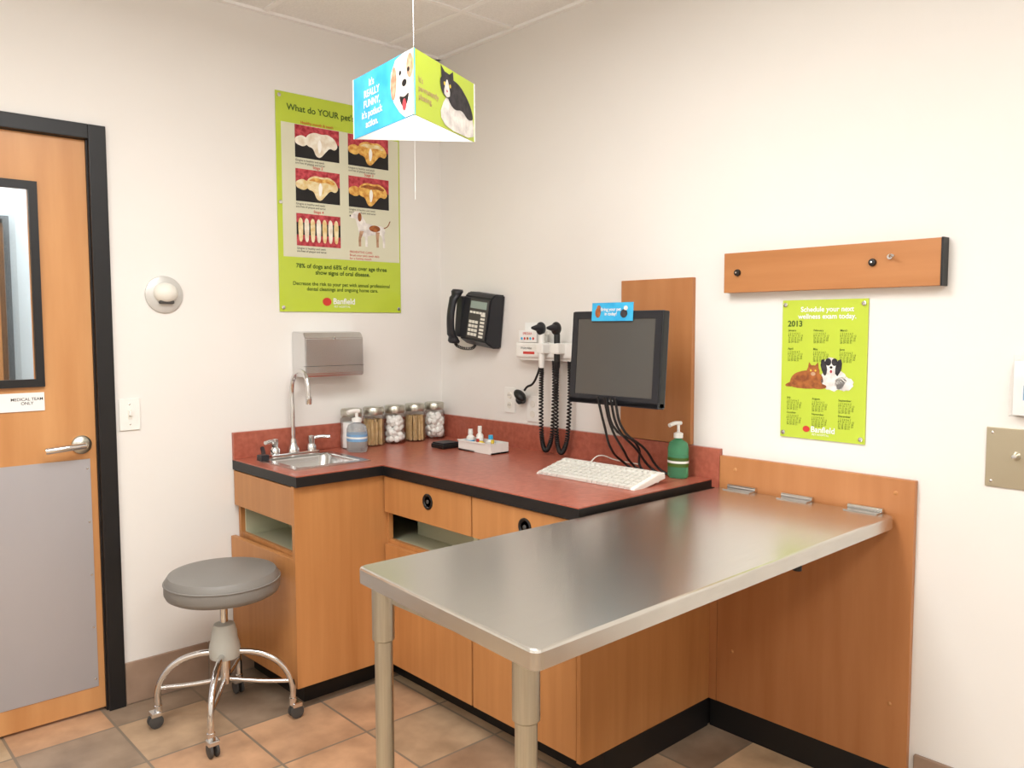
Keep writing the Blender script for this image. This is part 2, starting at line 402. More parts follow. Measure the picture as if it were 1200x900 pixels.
box('brush_bristles',-1.05,-1.015,-.185,-.145,CZ+.006,CZ+.03,DARK,br,.003)

# ---------------------------------------------------------------- exam table
et=E('exam_table');TZ=.885
top=[(-1.538,-2.268),(-.035,-2.255),(-.035,-1.645),(-1.49,-1.61)]
def rounded(pts,r,n=6):
    out=[]
    for i,p in enumerate(pts):
        a=Vector(pts[i-1]);b=Vector(p);c=Vector(pts[(i+1)%len(pts)])
        u=(a-b).normalized();v=(c-b).normalized();s=b+u*r;e=b+v*r
        for k in range(n+1):
            t=k/n;out.append(tuple(s*(1-t)**2+b*2*t*(1-t)+e*t*t))
    return out
bm=bmesh.new()
def loop(pts,z): return [bm.verts.new((p[0],p[1],z)) for p in pts]
def inset(pts,dd):
    cx=sum(p[0] for p in pts)/4;cy=sum(p[1] for p in pts)/4
    return [(p[0]+(dd if p[0]<cx else -dd),p[1]+(dd if p[1]<cy else -dd)) for p in pts]
L=[loop(rounded(inset(top,.012),.012),TZ-.038),loop(rounded(top,.022),TZ-.038),loop(rounded(top,.022),TZ-.006),loop(rounded(inset(top,.0018),.021),TZ-.0018),loop(rounded(inset(top,.006),.018),TZ)]
for a,b in zip(L,L[1:]):
    for k in range(len(a)): bm.faces.new([a[k],a[(k+1)%len(a)],b[(k+1)%len(a)],b[k]])
bm.faces.new(L[-1]);bm.faces.new(L[0][::-1])
bmesh.ops.recalc_face_normals(bm,faces=bm.faces)
o=meshobj('top',bm,STEEL,et)
box('under_channel_a',-1.49,-.08,-2.19,-2.15,TZ-.062,TZ-.038,STEELL,et)
box('under_channel_b',-1.44,-.08,-1.74,-1.70,TZ-.062,TZ-.038,STEELL,et)
box('under_channel_c',-1.48,-1.42,-2.15,-1.74,TZ-.062,TZ-.038,STEELL,et)
lathe('leveling_knob',[(.012,0),(.012,.012),(.006,.015),(.006,.04)],(-.45,-2.17,TZ-.10),BLACK,et,16)
for i,(lx,ly) in enumerate(((-1.460,-1.675),(-1.486,-2.19))):
    lathe('leg_%d'%i,[(.0215,.04),(.0215,.72)],(lx,ly,0),STEELL,et)
    lathe('leg_socket_%d'%i,[(.0215,.715),(.0265,.72),(.0265,TZ-.04)],(lx,ly,0),STEELL,et)
    lathe('leg_foot_%d'%i,[(.012,0),(.024,.002),(.024,.02),(.012,.03),(.012,.045)],(lx,ly,0),STEELL,et)
for i,hy in enumerate((-1.735,-1.94,-2.165)):
    box('hinge_leaf_table_%d'%i,-.072,-.036,hy-.052,hy+.052,TZ+.0003,TZ+.003,CHROME,et)
    tube('hinge_knuckle_%d'%i,[(-.031,hy-.054,TZ+.007),(-.031,hy+.054,TZ+.007)],.0085,CHROME,et,False)
    box('hinge_leaf_wall_%d'%i,-.0240,-.0215,hy-.052,hy+.052,TZ-.01,TZ+.014,CHROME,et)
bb=E('table_mounting_board')
box('panel',-.021,-.001,-2.305,TY-.032,.10,.993,WOODB,bb,.002)
box('panel_filler',-.021,-.001,TY-.031,TY-.0005,.10,CZ-.045,WOODB,bb)
for i,(yy,zz) in enumerate(((-1.70,.95),(-2.25,.95),(-2.25,.3),(-1.7,.3))):
    lathe('screw_%d'%i,[(.007,0),(.005,.002),(0,.003)],(-.021,yy,zz),WOODV,bb,12,'X')
box('baseboard_board_cove',-.02,-.001,-2.31,TY-.006,0,.10,BLACK)

# ---------------------------------------------------------------- monitor
mb=E('monitor_mounting_board')
box('panel',-.021,-.001,-1.512,-1.18,1.017,1.625,WOODB,mb,.002)
mo=frame('computer_monitor',(-.295,-1.162,1.170),RT,tilt=math.radians(-4))
W_,H_=.415,.335
box('case_front',0,W_,0,H_,-.035,0,DARK,mo,.006)
box('case_back',.05,W_-.03,.04,H_-.04,-.075,-.035,DARK,mo,.012)
box('bezel_chamfer_bottom',.0,W_,.0,.022,-.03,.004,DARK,mo,.003)
cells('bezel',[.004,.03,W_-.03,W_-.004],[.004,.034,H_-.028,H_-.004],{(1,1)},-.002,.004,(0,1,2),[DARK],mo)
box('screen',.03,W_-.03,.034,H_-.028,-.001,.0015,SCREEN,mo)
txt('maker_label','ELO',W_/2,.012,.010,WPRINT,mo,.0045,'CENTER')
box('vesa_plate',.15,.27,.10,.22,-.09,-.074,BLACK,mo,.003)
tube('arm_bar',[(.21,.16,-.085),(.15,.16,-.15),(.10,.16,-.20),(.085,.16,-.248)],.02,BLACK,mo)
box('wall_plate',.04,.13,.10,.22,-.258,-.245,BLACK,mo,.004)
sg=frame('monitor_card',(-.281,-1.262,1.468),RT,tilt=math.radians(-4))
box('card',0,.19,0,.065,0,.002,BLUE,sg)
ell('cat',.03,.03,.013,.018,FURB,sg,.003);ell('cat_head',.033,.048,.009,.008,FURB,sg,.0035)
ell('dog',.15,.026,.016,.015,FURK,sg,.003);ell('dog_head',.158,.045,.009,.008,FURW,sg,.0035)
txt('card_text','Bring your pet\nin today!',.09,.036,.016,WPRINT,sg,.0032,'CENTER',.02)
cb=E('monitor_cables')
for i,(y0,y1,x1) in enumerate(((-1.33,-1.28,-.08),(-1.36,-1.33,-.09),(-1.39,-1.40,-.08),(-1.41,-1.43,-.07),(-1.37,-1.37,-.10))):
    tube('cable_%d'%i,[(-.325,y0,1.20),(-.30,y0-.01,1.10),(-.22+.02*i,(y0+y1)/2,1.0),(x1-.03,y1,.93),(x1-.02,y1-.03,CZ+.006)],.0045,BLACK,cb)

kb=E('keyboard')
kb.location=(-.31,-1.325,CZ+.003);kb.rotation_euler=(0,math.radians(-9),math.radians(2))
prism('body',[(-.09,0),(.09,0),(.09,.022),(.05,.026),(-.085,.016),(-.09,.012)],-.225,.225,WHITE,kb,.002,(0,2,1))
KEY=mat('key_plastic',(224,222,214),.45)
for r in range(6):
    x0=.062-r*.0255-(0 if r==0 else .006)
    slope=(.026-.016)/(.05+.085)
    n=15
    for c in range(n+3):
        yy=.212-c*.0236
        if r==5 and 4<=c<=9:
            if c!=4: continue
            a,b=yy-.0236*5.9,yy
        else: a,b=yy-.0195,yy
        zz=.016+slope*(x0-.022+.085)
        box('key_%d_%d'%(r,c),x0-.0195,x0,a,b,zz-.002,zz+.0075,KEY,kb)
box('foot',.07,.085,-.2,.2,-.024+.004,.002,WHITE,kb)
tube('cord',[(.09,.12,.012),(.14,.11,.03),(.2,.08,.0),(.27,.03,-.03)],.0025,IVORY,kb)

# ---------------------------------------------------------------- bottles / jars
def pump(name,x,y,hgt,r,liq,label,ang,lw=(.12,.45)):
    p=E(name)
    z=CZ+.0005
    lathe('body',[(r*.9,0),(r,.006),(r,hgt*.52),(r*.85,hgt*.62),(r*.35,hgt*.68),(r*.35,hgt*.72)],(x,y,z),liq,p,32,sx=.8)
    lathe('label',[(r*1.012,hgt*lw[0]),(r*1.012,hgt*lw[1])],(x,y,z),label,p,32,sx=.8)
    lathe('label_stripe',[(r*1.02,hgt*(lw[0]*.6+lw[1]*.4)),(r*1.02,hgt*(lw[0]*.35+lw[1]*.65))],(x,y,z),WPRINT,p,32,sx=.8)
    lathe('collar',[(r*.42,hgt*.70),(r*.42,hgt*.78),(r*.2,hgt*.80),(r*.13,hgt*.81),(r*.13,hgt*.93)],(x,y,z),WHITE,p,20)
    c,s=math.cos(ang),math.sin(ang)
    tube('nozzle',[(x-c*.012,y-s*.012,z+hgt*.955),(x+c*.02,y+s*.02,z+hgt*.96),(x+c*.045,y+s*.045,z+hgt*.93)],r*.18,WHITE,p)
    return p
pump('hand_sanitizer_bottle',-.60,-.175,.185,.052,CLEARL,LBLUE,pi,(.25,.42))
pump('hand_sanitizer_bottle.001',-.085,-1.505,.205,.040,GREENL,DGREEN,pi*.95,(.2,.36))
def jar(name,x,y,kind,hh=.15):
    p=E(name);z=CZ+.0005;r=.05
    lathe('glass',[(r-.004,0),(r,.004),(r,hh-.02),(r*.86,hh-.008),(r*.86,hh)],(x,y,z),GLASS,p,28)
    lathe('lid',[(r*.92,hh-.006),(r*.95,hh),(r*.95,hh+.022),(r*.85,hh+.028),(0,hh+.030)],(x,y,z),STEELL,p,28)
    if kind=='sticks':
        bm=bmesh.new()
        for k in range(70):
            a=random.uniform(0,2*pi);q=(r-.010)*math.sqrt(random.random());hx=random.uniform(.10,.118)
            M=Matrix.Translation((x+q*math.cos(a),y+q*math.sin(a),z+.006+hx/2))@Matrix.Rotation(random.uniform(-.03,.03),4,'X')
            bmesh.ops.create_cone(bm,segments=6,radius1=.0035,radius2=.0035,depth=hx,cap_ends=True,matrix=M)
        meshobj('contents',bm,STICK,p)
    elif kind=='cotton':
        bm=bmesh.new()
        for k in range(110):
            a=random.uniform(0,2*pi);q=(r-.018)*math.sqrt(random.random());zz=z+.018+(k/110)*(hh-.045)
            bmesh.ops.create_icosphere(bm,subdivisions=2,radius=.015,matrix=Matrix.Translation((x+q*math.cos(a),y+q*math.sin(a),zz)))
        meshobj('contents',bm,COTTON,p,True)
    else:
        lathe('contents',[(r-.01,.004),(r-.01,hh*.4),(r-.012,hh*.42),(r-.012,hh*.78),(0,hh*.8)],(x,y,z),GASKET,p,28)
for i,(x,k) in enumerate(((-.565,'gauze'),(-.448,'sticks'),(-.332,'cotton'),(-.216,'sticks'),(-.10,'cotton'))):
    jar('glass_canister'+('.%03d'%i if i else ''),x,-.073,k)
tr=frame('supply_tray',(-.245,-.44,CZ+.001),RT)
box('tray_floor',.0,.22,0,.006,-.1,0,WHITE,tr)
for n,a in (('side_front',(0,.22,0,.045,-.004,0)),('side_back',(0,.22,0,.045,-.1,-.096)),('side_l',(0,.004,0,.045,-.096,-.004)),('side_r',(.216,.22,0,.045,-.096,-.004)),('lip_front',(-.003,.223,.04,.046,-.001,.004))): box(n,*a,WHITE,tr)
for i,(x,y,r,hh,m,c) in enumerate(((-.20,-.47,.018,.085,WHITE,WHITE),(-.18,-.51,.016,.10,WHITE,WHITE),(-.21,-.555,.015,.06,YEL,WHITE),(-.19,-.595,.018,.07,WPRINT,BLUE),(-.21,-.63,.013,.055,STICK,YEL))):
    lx,lz=-(y+.44),-(x+.245)
    for nm,pr,mm in (('bottle',[(r,.0065),(r,hh*.65),(r*.5,hh*.75),(r*.5,hh)],m),('cap',[(r*.6,hh*.8),(r*.55,hh*1.05),(0,hh*1.06)],c),('bottle_label',[(r*1.01,hh*.2),(r*1.01,hh*.5)],(REDI if i==1 else BLUE))):
        o=lathe('%s_%d'%(nm,i),pr,(0,0,0),mm,tr,20);o.matrix_local=Matrix.Translation((lx,0,lz))@Matrix.Rotation(-pi/2,4,'X')
bpd=E('black_case');box('case',-.30,-.20,-.40,-.31,CZ+.001,CZ+.022,BLACK,bpd,.006);box('case_lid',-.295,-.205,-.395,-.315,CZ+.022,CZ+.027,DARK,bpd,.002)

# ---------------------------------------------------------------- wall items, back wall
pd=frame('paper_towel_dispenser',(-.81,-.001,1.235),BK)
prism('case',[(0,0),(.115,0),(.118,.012),(.118,.165),(.10,.19),(0,.195)],0,.285,DISP,pd,.004,(2,1,0))
box('door_seam',.0,.2855,.045,.047,.1,.1187,RUBBER,pd)
box('slot_shadow',.04,.245,-.001,.004,.02,.09,INKB,pd)
box('towel_edge',.05,.235,-.006,.002,.03,.08,GASKET,pd)
lathe('lock',[(.008,0),(.007,.003),(0,.004)],(.143,.165,.118),CHROME,pd,16)
ls=frame('light_switch',(-1.525,-.001,1.06),BK)
box('plate',0,.075,0,.12,0,.006,WHITE,ls,.002)
box('toggle_slot',.030,.045,.042,.078,.006,.0075,IVORY,ls);box('toggle',.033,.042,.056,.074,.007,.018,WHITE,ls,.002)
for i,yy in enumerate((.022,.098)): lathe('screw_%d'%i,[(.003,0),(0,.001)],(.0375,yy,.0062),CHROME,ls,10)
rd=frame('wall_door_stop',(-1.345,-.001,1.575),BK)
lathe('disc',[(.0,.0),(.072,0),(.071,.006),(.062,.010),(0,.012)],(0,0,0),mat('stop_disc_grey',(206,205,200),.35,.3),rd,40)
sphere('dome',(.002,.006,.012),(.046,.040,.034),IVORY,rd)
box('lower_shade',-.026,.03,-.036,-.022,.010,.030,RUBBER,rd,.006)  # dark bar standing in for the shade under the dome

po=frame('dental_health_poster',(-.865,-.002,1.515),BK)
PW,PH=.622,.925
box('acrylic_backing',0,PW,0,PH,0,.004,LIME,po)
rect('body_panel',.022,PW-.006,.235,.80,CREAM,po,.0045)
txt('headline',"What do YOUR pet's teeth look like?",.05,.853,.0375,DGREEN,po,.0055,bold=.018)
cols=(.085,.345);cw=.215;rows=(.66,.475,.285);rh=.138
k=0
for r_,ry in enumerate(rows):
    for c_,cx in enumerate(cols):
        txt('stage_label_%d'%k,('Healthy mouth & teeth','Stage 1','Stage 2','Stage 3','Stage 4','')[k],cx+cw/2,ry+rh+.006,.017,REDI,po,.0055,'CENTER',.01)
        if k==5: break
        rect('photo_%d'%k,cx,cx+cw,ry,ry+rh,INKB,po,.005)
        tm=(TOOTHW,TOOTHY,TOOTH,TOOTHY,TOOTH)[k]
        P=lambda L_:[(cx+cw*a,ry+rh*b) for a,b in L_]
        if k<4:
            flat('gum_%d'%k,P([(0,1),(1,1),(1,.52),(.9,.62),(.75,.58),(.6,.66),(.45,.60),(.3,.68),(.15,.58),(0,.5)]),GUM,po,.0053)
            flat('tooth_back_%d'%k,P([(.0,.60),(.14,.70),(.26,.64),(.30,.46),(.18,.34),(.04,.40),(.0,.46)]),tm,po,.0056,2)
            flat('tooth_%d'%k,P([(.20,.52),(.28,.74),(.44,.84),(.6,.80),(.74,.84),(.9,.72),(.97,.50),(.90,.36),(.78,.42),(.68,.26),(.56,.06),(.46,.10),(.40,.34),(.28,.38)]),tm,po,.0057,2)
            flat('tooth_highlight_%d'%k,P([(.50,.5),(.55,.66),(.60,.5),(.57,.24),(.52,.2)]),mat('tooth_gloss',(252,250,244),.3),po,.0059,2)
            flat('tartar_%d'%k,P([(.26,.66),(.44,.78),(.6,.74),(.74,.78),(.9,.66),(.84,.60),(.7,.66),(.55,.62),(.4,.66)]),(TOOTHW,TOOTH,TOOTHY,FURB)[k],po,.00585,2)
        else:
            rect('gum_%d'%k,cx,cx+cw,ry+rh*.72,ry+rh,GUM,po,.0053)
            rect('gum_low',cx,cx+cw,ry,ry+rh*.34,GUM,po,.0053)
            for q in range(7):
                fx_=cx+cw*(.09+.135*q);flat('tooth_row_%d'%q,[(fx_-.008,ry+rh*.12),(fx_+.008,ry+rh*.12),(fx_+.012,ry+rh*.55),(fx_+.010,ry+rh*.80),(fx_,ry+rh*.88),(fx_-.010,ry+rh*.80),(fx_-.012,ry+rh*.55)],TOOTHW if q%2 else TOOTH,po,.0057,2)
        k+=1
    for c_,cx in enumerate(cols):
        if r_<2 or c_==0: txt('caption_%d_%d'%(r_,c_),'Gingiva is healthy and teeth\nare free of plaque and tartar',cx,ry-.015,.0125,INKB,po,.0055)
dg=cols[1];dy=.30
flat('dog_body',[(dg+a,dy+b) for a,b in ((.045,.075),(.05,.105),(.09,.108),(.14,.098),(.18,.10),(.195,.08),(.185,.055),(.15,.06),(.11,.052),(.08,.042),(.055,.055))],FURW,po,.0052,2)
ell('dog_patch',dg+.135,dy+.085,.03,.015,FURB,po,.0056)
flat('dog_neck',[(dg+.05,dy+.07),(dg+.095,dy+.1),(dg+.065,dy+.145),(dg+.03,dy+.13)],FURW,po,.0054,1)
ell('dog_head',dg+.04,dy+.14,.024,.017,FURW,po,.0056,.3);ell('dog_ear',dg+.055,dy+.132,.01,.02,FURB,po,.0058);ell('dog_muzzle',dg+.018,dy+.132,.014,.008,FURW,po,.0057);ell('dog_nose',dg+.006,dy+.134,.004,.004,INKB,po,.0059)
for i,(a,b) in enumerate(((.065,.055),(.085,.09),(.15,.15),(.172,.185))): flat('dog_leg_%d'%i,[(dg+a-.010,dy+.07),(dg+a+.012,dy+.07),(dg+b+.006,dy+.035),(dg+b+.006,dy),(dg+b-.006,dy),(dg+b-.007,dy+.035)],FURW if i%2 else FURT,po,.0055)
tube('dog_tail',[(dg+.185,dy+.09,.0056),(dg+.205,dy+.10,.0056),(dg+.22,dy+.125,.0056)],.002,FURB,po)
txt('note','PREVENTIVE CARE:\nBrush your pets teeth daily\nfor a healthy mouth',cols[1],.268,.0145,REDI,po,.0055)
txt('stat','78% of dogs and 68% of cats over age three\nshow signs of oral disease.',PW/2,.19,.0262,DGREEN,po,.0055,'CENTER',.02)
txt('advice','Decrease the risk to your pet with annual professional\ndental cleanings and ongoing home care.',PW/2,.115,.0225,DGREEN,po,.0055,'CENTER',.012)
ell('logo_mark',PW/2-.085,.045,.022,.018,REDI,po,.0055);txt('logo','Banfield',PW/2-.055,.036,.036,WPRINT,po,.0055,bold=.02);txt('logo_sub','PET HOSPITAL',PW/2-.05,.02,.013,WPRINT,po,.0055)
for i,(a,b) in enumerate(((.015,.018),(PW-.015,.018),(.015,PH-.018),(PW-.015,PH-.018),(.012,PH/2))): lathe('standoff_%d'%i,[(.008,.004),(.008,.009),(0,.011)],(a,b,0),CHROME,po,14)

# ---------------------------------------------------------------- wall phone
ph=frame('wall_phone',(0-.002,-.222,1.375),RT,roll=math.radians(-7))
prism('base',[(0,0),(.05,0),(.10,.03),(.085,.225),(.06,.245),(0,.245)],.045,.235,DARK,ph,.006,(2,1,0))
kf=bpy.data.objects.new('face',None);link(kf,ph)
s=Vector((0,.195,-.015)).normalized();n=Vector((1,0,0)).cross(s)
kf.matrix_local=Matrix(((1,s.x,n.x,.045),(0,s.y,n.y,.03),(0,s.z,n.z,.101),(0,0,0,1)))
box('faceplate',.055,.185,.008,.188,0,.005,RUBBER,kf,.003)
box('display',.065,.175,.145,.178,.004,.008,mat('lcd_grey',(150,165,160),.2),kf)
for r in range(4):
    for c in range(3): box('keypad_%d_%d'%(r,c),.068+c*.022,.084+c*.022,.020+r*.019,.033+r*.019,.004,.009,IVORY,kf,.001)
for r in range(7): box('line_key_%d'%r,.145,.172,.016+r*.016,.026+r*.016,.004,.008,IVORY,kf)
for c in range(5): box('soft_key_%d'%c,.066+c*.022,.082+c*.022,.122,.132,.004,.008,IVORY,kf)
bm=bmesh.new()
N=26;rings=[]
for k in range(N+1):
    t=k/N;yy=.0+t*.25;bow=.022*math.sin(pi*t);w=.022+.014*(abs(2*t-1)**4);hgt=.015+.018*(abs(2*t-1)**5)
    if k in(0,N): w*=.7;hgt*=.7
    r=[]
    for q in range(12):
        a=2*pi*q/12;r.append(bm.verts.new((.022+w*math.cos(a)+.0,yy,.118+bow-(.0 if abs(2*t-1)<.7 else .010)+hgt*math.sin(a))))
    rings.append(r)
for a,b in zip(rings,rings[1:]):
    for q in range(12): bm.faces.new([a[q],a[(q+1)%12],b[(q+1)%12],b[q]])
bm.faces.new(rings[0]);bm.faces.new(rings[-1]);bmesh.ops.recalc_face_normals(bm,faces=bm.faces)
meshobj('handset',bm,DARK,ph,True)
box('cradle',.0,.05,.03,.22,0,.095,DARK,ph,.008)
coil('cord',[(.02,.01,.10),(.012,-.012,.085),(.05,-.022,.07),(.09,-.015,.05),(.10,.01,.04)],.006,.0022,22,BLACK,ph)

# ---------------------------------------------------------------- diagnostic instrument station
ds=frame('diagnostic_instrument_station',(-.002,-.615,1.285),RT)
box('transformer_case',0,.34,.03,.095,0,.06,WHITE,ds,.008)
box('lower_lip',.02,.32,.018,.034,.01,.05,WHITE,ds,.004)
box('label_strip',.05,.12,.045,.056,.0595,.061,REDI,ds)
txt('label_text','Welch Allyn',.035,.066,.014,INKB,ds,.0612)
for i,x in enumerate((.19,.28)):
    box('cradle_%d'%i,x-.022,x+.022,.05,.095,.055,.10,WHITE,ds,.006)
    lathe('handle_%d'%i,[(.011,-.09),(.013,-.08),(.013,.05),(.010,.06)],(0,0,0),(WHITE if i==0 else BLACK),ds,20).matrix_local=Matrix.Translation((x,.08,.085))@Matrix.Rotation(-pi/2,4,'X')
    sphere('head_%d'%i,(x,.155,.09),(.019,.028,.024),(DARK,BLACK)[i],ds)
    lathe('speculum_%d'%i,[(.018,0),(.014,.012),(.006,.04),(.005,.042)],(x,.158,.10),DARK,ds,20)
    coil('coil_cord_%d'%i,[(x,.0,.085),(x-.008,-.12,.08),(x-.01,-.30,.075),(x+.010,-.36,.07),(x+.035,-.30,.06),(x+.04,-.12,.05),(x+.03,.02,.04)],.0075,.0036,80,BLACK,ds)
th=E('ear_thermometer_probe')
tube('cord',[(-.04,-.755,1.30),(-.05,-.74,1.24),(-.05,-.71,1.20),(-.05,-.675,1.185),(-.05,-.66,1.17)],.005,BLACK,th)
sphere('body',(-.045,-.625,1.145),(.024,.036,.02),BLACK,th,Matrix.Rotation(.6,4,'X'))
lathe('clip',[(.022,0),(.022,.022),(0,.024)],(-.005,-.60,1.125),DARK,th,20,'X')
bx=frame('specula_box',(-.02,-.635,1.381),RT)
box('carton',0,.11,0,.05,-.0,.04,WPRINT,bx,.001)
box('carton_back',0,.11,.05,.085,.0,.003,WPRINT,bx)
txt('carton_text','SPECULA',.055,.033,.014,REDI,bx,.0415,'CENTER',.01)
for i in range(5): ell('print_%d'%i,.02+i*.018,.016,.006,.006,(BLUE,REDI,FURB,BLUE,REDI)[i],bx,.0412)
ot=E('otoscope_tip_dispenser')
lathe('stem',[(.012,0),(.012,.03),(.02,.035),(.02,.05),(0,.052)],(-.04,-.775,1.381),WHITE,ot,20)
def outlet(name,y,z,duplex=True):
    o=frame(name,(-.001,y+.035,z-.057),RT)
    box('plate',0,.07,0,.115,0,.005,WHITE,o,.002)
    for i,yy in enumerate((.035,.08)):
        lathe('receptacle_%d'%i,[(.016,0),(.015,.003),(0,.0035)],(.035,yy,.0045),IVORY,o,20)
        if duplex:
            for s in (-.006,.006): box('slot_%d_%d'%(i,s*1000),.035+s-.001,.035+s+.001,yy-.004,yy+.005,.007,.0085,INKB,o)
outlet('wall_outlet',-.515,1.115);outlet('wall_outlet.001',-.665,1.085,False)
cr=E('wall_rail_board')
box('board',-.04,-.001,-2.362,-1.655,1.563,1.698,WOODH,cr,.002)
box('end_cap',-.041,-.001,-2.368,-2.3625,1.562,1.699,BLACK,cr)
for i,(yy,zz) in enumerate(((-1.71,1.63),(-2.17,1.638))):
    lathe('knob_%d'%i,[(.011,0),(.012,.004),(.010,.010),(.0,.012)],(-.04,yy,zz),BLACK,cr,20,'X')
    lathe('knob_pin_%d'%i,[(.004,.011),(.003,.015),(0,.016)],(-.04,yy,zz),CHROME,cr,12,'X')
lathe('lock',[(.008,0),(.008,.008),(0,.009)],(-.04,-2.222,1.652),CHROME,cr,16,'X')
tube('lock_key',[(-.048,-2.222,1.652),(-.066,-2.235,1.655),(-.07,-2.245,1.65)],.0035,CHROME,cr)
ca=frame('wall_calendar',(-.002,-1.86,1.083),RT)
CW,CH=.285,.45
box('backing',0,CW,0,CH,0,.004,LIME,ca)
txt('headline','Schedule your next\nwellness exam today.',CW/2+.01,CH-.038,.0225,WPRINT,ca,.005,'CENTER',.02)
txt('year','2013',.02,CH-.085,.026,DGREEN,ca,.005,bold=.03)
grid="1 2 3 4 5 6 7\n8 9 10 11 12 13\n14 15 16 17 18\n21 22 23 24 25\n28 29 30 31"
mn=['January','February','March','April','May','June','July','August','September','October','November','December']
k=0
for (yy,nc) in ((CH-.105,3),(CH-.165,3),(.125,3),(.075,3)):
    for c in range(nc):
        xx=.022+c*.088
        txt('month_%d'%k,mn[k],xx,yy+.004,.0095,DGREEN,ca,.005,bold=.01)
        txt('days_%d'%k,grid,xx,yy-.006,.0082,DGREEN,ca,.005,line=.85);k+=1
pz=.165
flat('cat_body',[(.025,pz),(.12,pz-.003),(.15,pz+.02),(.14,pz+.05),(.09,pz+.06),(.04,pz+.045)],FURB,ca,.0051,2)
ell('cat_head',.112,pz+.055,.022,.020,FURB,ca,.0054);ell('cat_paw',.13,pz+.008,.028,.009,FURB,ca,.0055)
flat('cat_ear_l',[(.093,pz+.062),(.097,pz+.085),(.108,pz+.072)],FURB,ca,.0053);flat('cat_ear_r',[(.116,pz+.072),(.128,pz+.085),(.131,pz+.062)],FURB,ca,.0053)
for i,a in enumerate((.104,.120)): ell('cat_eye_%d'%i,a,pz+.058,.003,.003,YEL,ca,.0057)
ell('cat_muzzle',.112,pz+.047,.008,.006,FURT,ca,.0056);ell('cat_tail',.045,pz+.012,.03,.008,FURB,ca,.0053,.2)
ell('dog_body',.18,pz+.03,.042,.034,FURW,ca,.0051,.0,30,.08);ell('dog_rear',.215,pz+.02,.030,.022,FURW,ca,.0051,0,24,.1);ell('dog_head',.172,pz+.075,.028,.026,FURW,ca,.0053,0,24,.05)
ell('dog_ear_l',.148,pz+.07,.010,.026,FURK,ca,.0055,.2,20,.08);ell('dog_ear_r',.196,pz+.07,.010,.026,FURK,ca,.0055,-.2,20,.08)
ell('dog_mask_l',.162,pz+.087,.010,.012,FURK,ca,.0056);ell('dog_mask_r',.183,pz+.087,.010,.012,FURK,ca,.0056)
ell('dog_muzzle',.172,pz+.065,.011,.009,FURW,ca,.0057);ell('dog_nose',.172,pz+.070,.005,.004,INKB,ca,.0059);ell('dog_tongue',.172,pz+.057,.004,.005,GUM,ca,.0059)
ell('logo_mark',CW/2-.05,.032,.012,.010,REDI,ca,.0055);txt('logo','Banfield',CW/2-.035,.024,.026,WPRINT,ca,.0055,bold=.02);txt('logo_sub','PET HOSPITAL',CW/2-.03,.013,.009,WPRINT,ca,.0055)
for i,(a,b) in enumerate(((.012,.015),(CW-.012,.015),(.012,CH-.015),(CW-.012,CH-.015))): lathe('standoff_%d'%i,[(.007,.004),(.007,.009),(0,.011)],(a,b,0),CHROME,ca,14)
sp=frame('steel_switch_plate',(-.001,-2.485,1.005),RT)
box('plate',0,.16,0,.165,0,.004,mat('bronze_steel',(186,176,152),.35,.7),sp,.001)
lathe('switch_knob',[(.012,0),(.010,.006),(.006,.02),(0,.021)],(.075,.09,.004),CHROME,sp,20)
for i,(a,b) in enumerate(((.015,.15),(.145,.15),(.015,.015),(.145,.015))): lathe('screw_%d'%i,[(.004,0),(0,.002)],(a,b,.004),CHROME,sp,10)
lh=frame('leaflet_holder',(-.001,-2.545,1.205),RT)
box('back_panel',0,.12,0,.165,0,.003,ACRYL,lh);box('front_panel',0,.12,0,.11,.028,.031,ACRYL,lh);box('base',0,.12,0,.003,.003,.028,ACRYL,lh)
box('leaflets',.006,.114,.004,.15,.005,.02,WPRINT,lh);rect('leaflet_picture',.03,.10,.045,.085,LBLUE,lh,.0205)
txt('leaflet_title','Pet Care',.03,.12,.014,INKB,lh,.0205)

# ---------------------------------------------------------------- hanging sign
hs=E('hanging_sign')
s_=.344;A=Vector((-1.272,-1.559,0));dv=Vector((.585,.811,0));rv=Vector((.811,-.585,0))
Lp=A+dv*.866*s_-rv*.5*s_;Rp=A+dv*.866*s_+rv*.5*s_;zb,zt=1.98,2.143;hh=zt-zb
c_=(A+Lp+Rp)/3
def panel(n,P,Q,m):
    f=frame(n,(P.x,P.y,zb),(Q-P),hs)
    box(n+'_board',0,s_,0,hh,-.003,0,m,f);return f
fl_=panel('left_panel',Lp,A,BLUE);fr_=panel('right_panel',A,Rp,LIME);fb_=panel('rear_panel',Rp,Lp,WPRINT)
rect('inner_l',0.002,s_-.002,.002,hh-.002,WPRINT,fl_,-.0035);rect('inner_r',.002,s_-.002,.002,hh-.002,WPRINT,fr_,-.0035)
txt('slogan',"It's\nREALLY\nFUNNY,\nit's potluck\naction.",.115,.125,.027,WPRINT,fl_,.001,'CENTER',.02)
flat('dog_face',[(.225,.125),(.25,.155),(.29,.162),(.343,.1625),(.3435,.04),(.343,.001),(.30,.001),(.27,.02),(.24,.05),(.222,.09)],FURW,fl_,.0010)
flat('dog_ear',[(.238,.145),(.255,.13),(.256,.09),(.245,.055),(.228,.06),(.222,.10)],FURT,fl_,.0013,2);ell('dog_patch',.325,.125,.017,.030,FURT,fl_,.0013)
for i,a in enumerate((.275,.318)): ell('dog_eye_%d'%i,a,.117,.006,.006,INKB,fl_,.0016)
flat('dog_muzzle',[(.262,.08),(.28,.10),(.31,.10),(.33,.08),(.325,.05),(.295,.038),(.268,.05)],mat('fur_cream_print',(226,214,200),.6),fl_,.0014,2);ell('dog_nose',.297,.088,.012,.009,INKB,fl_,.0018)
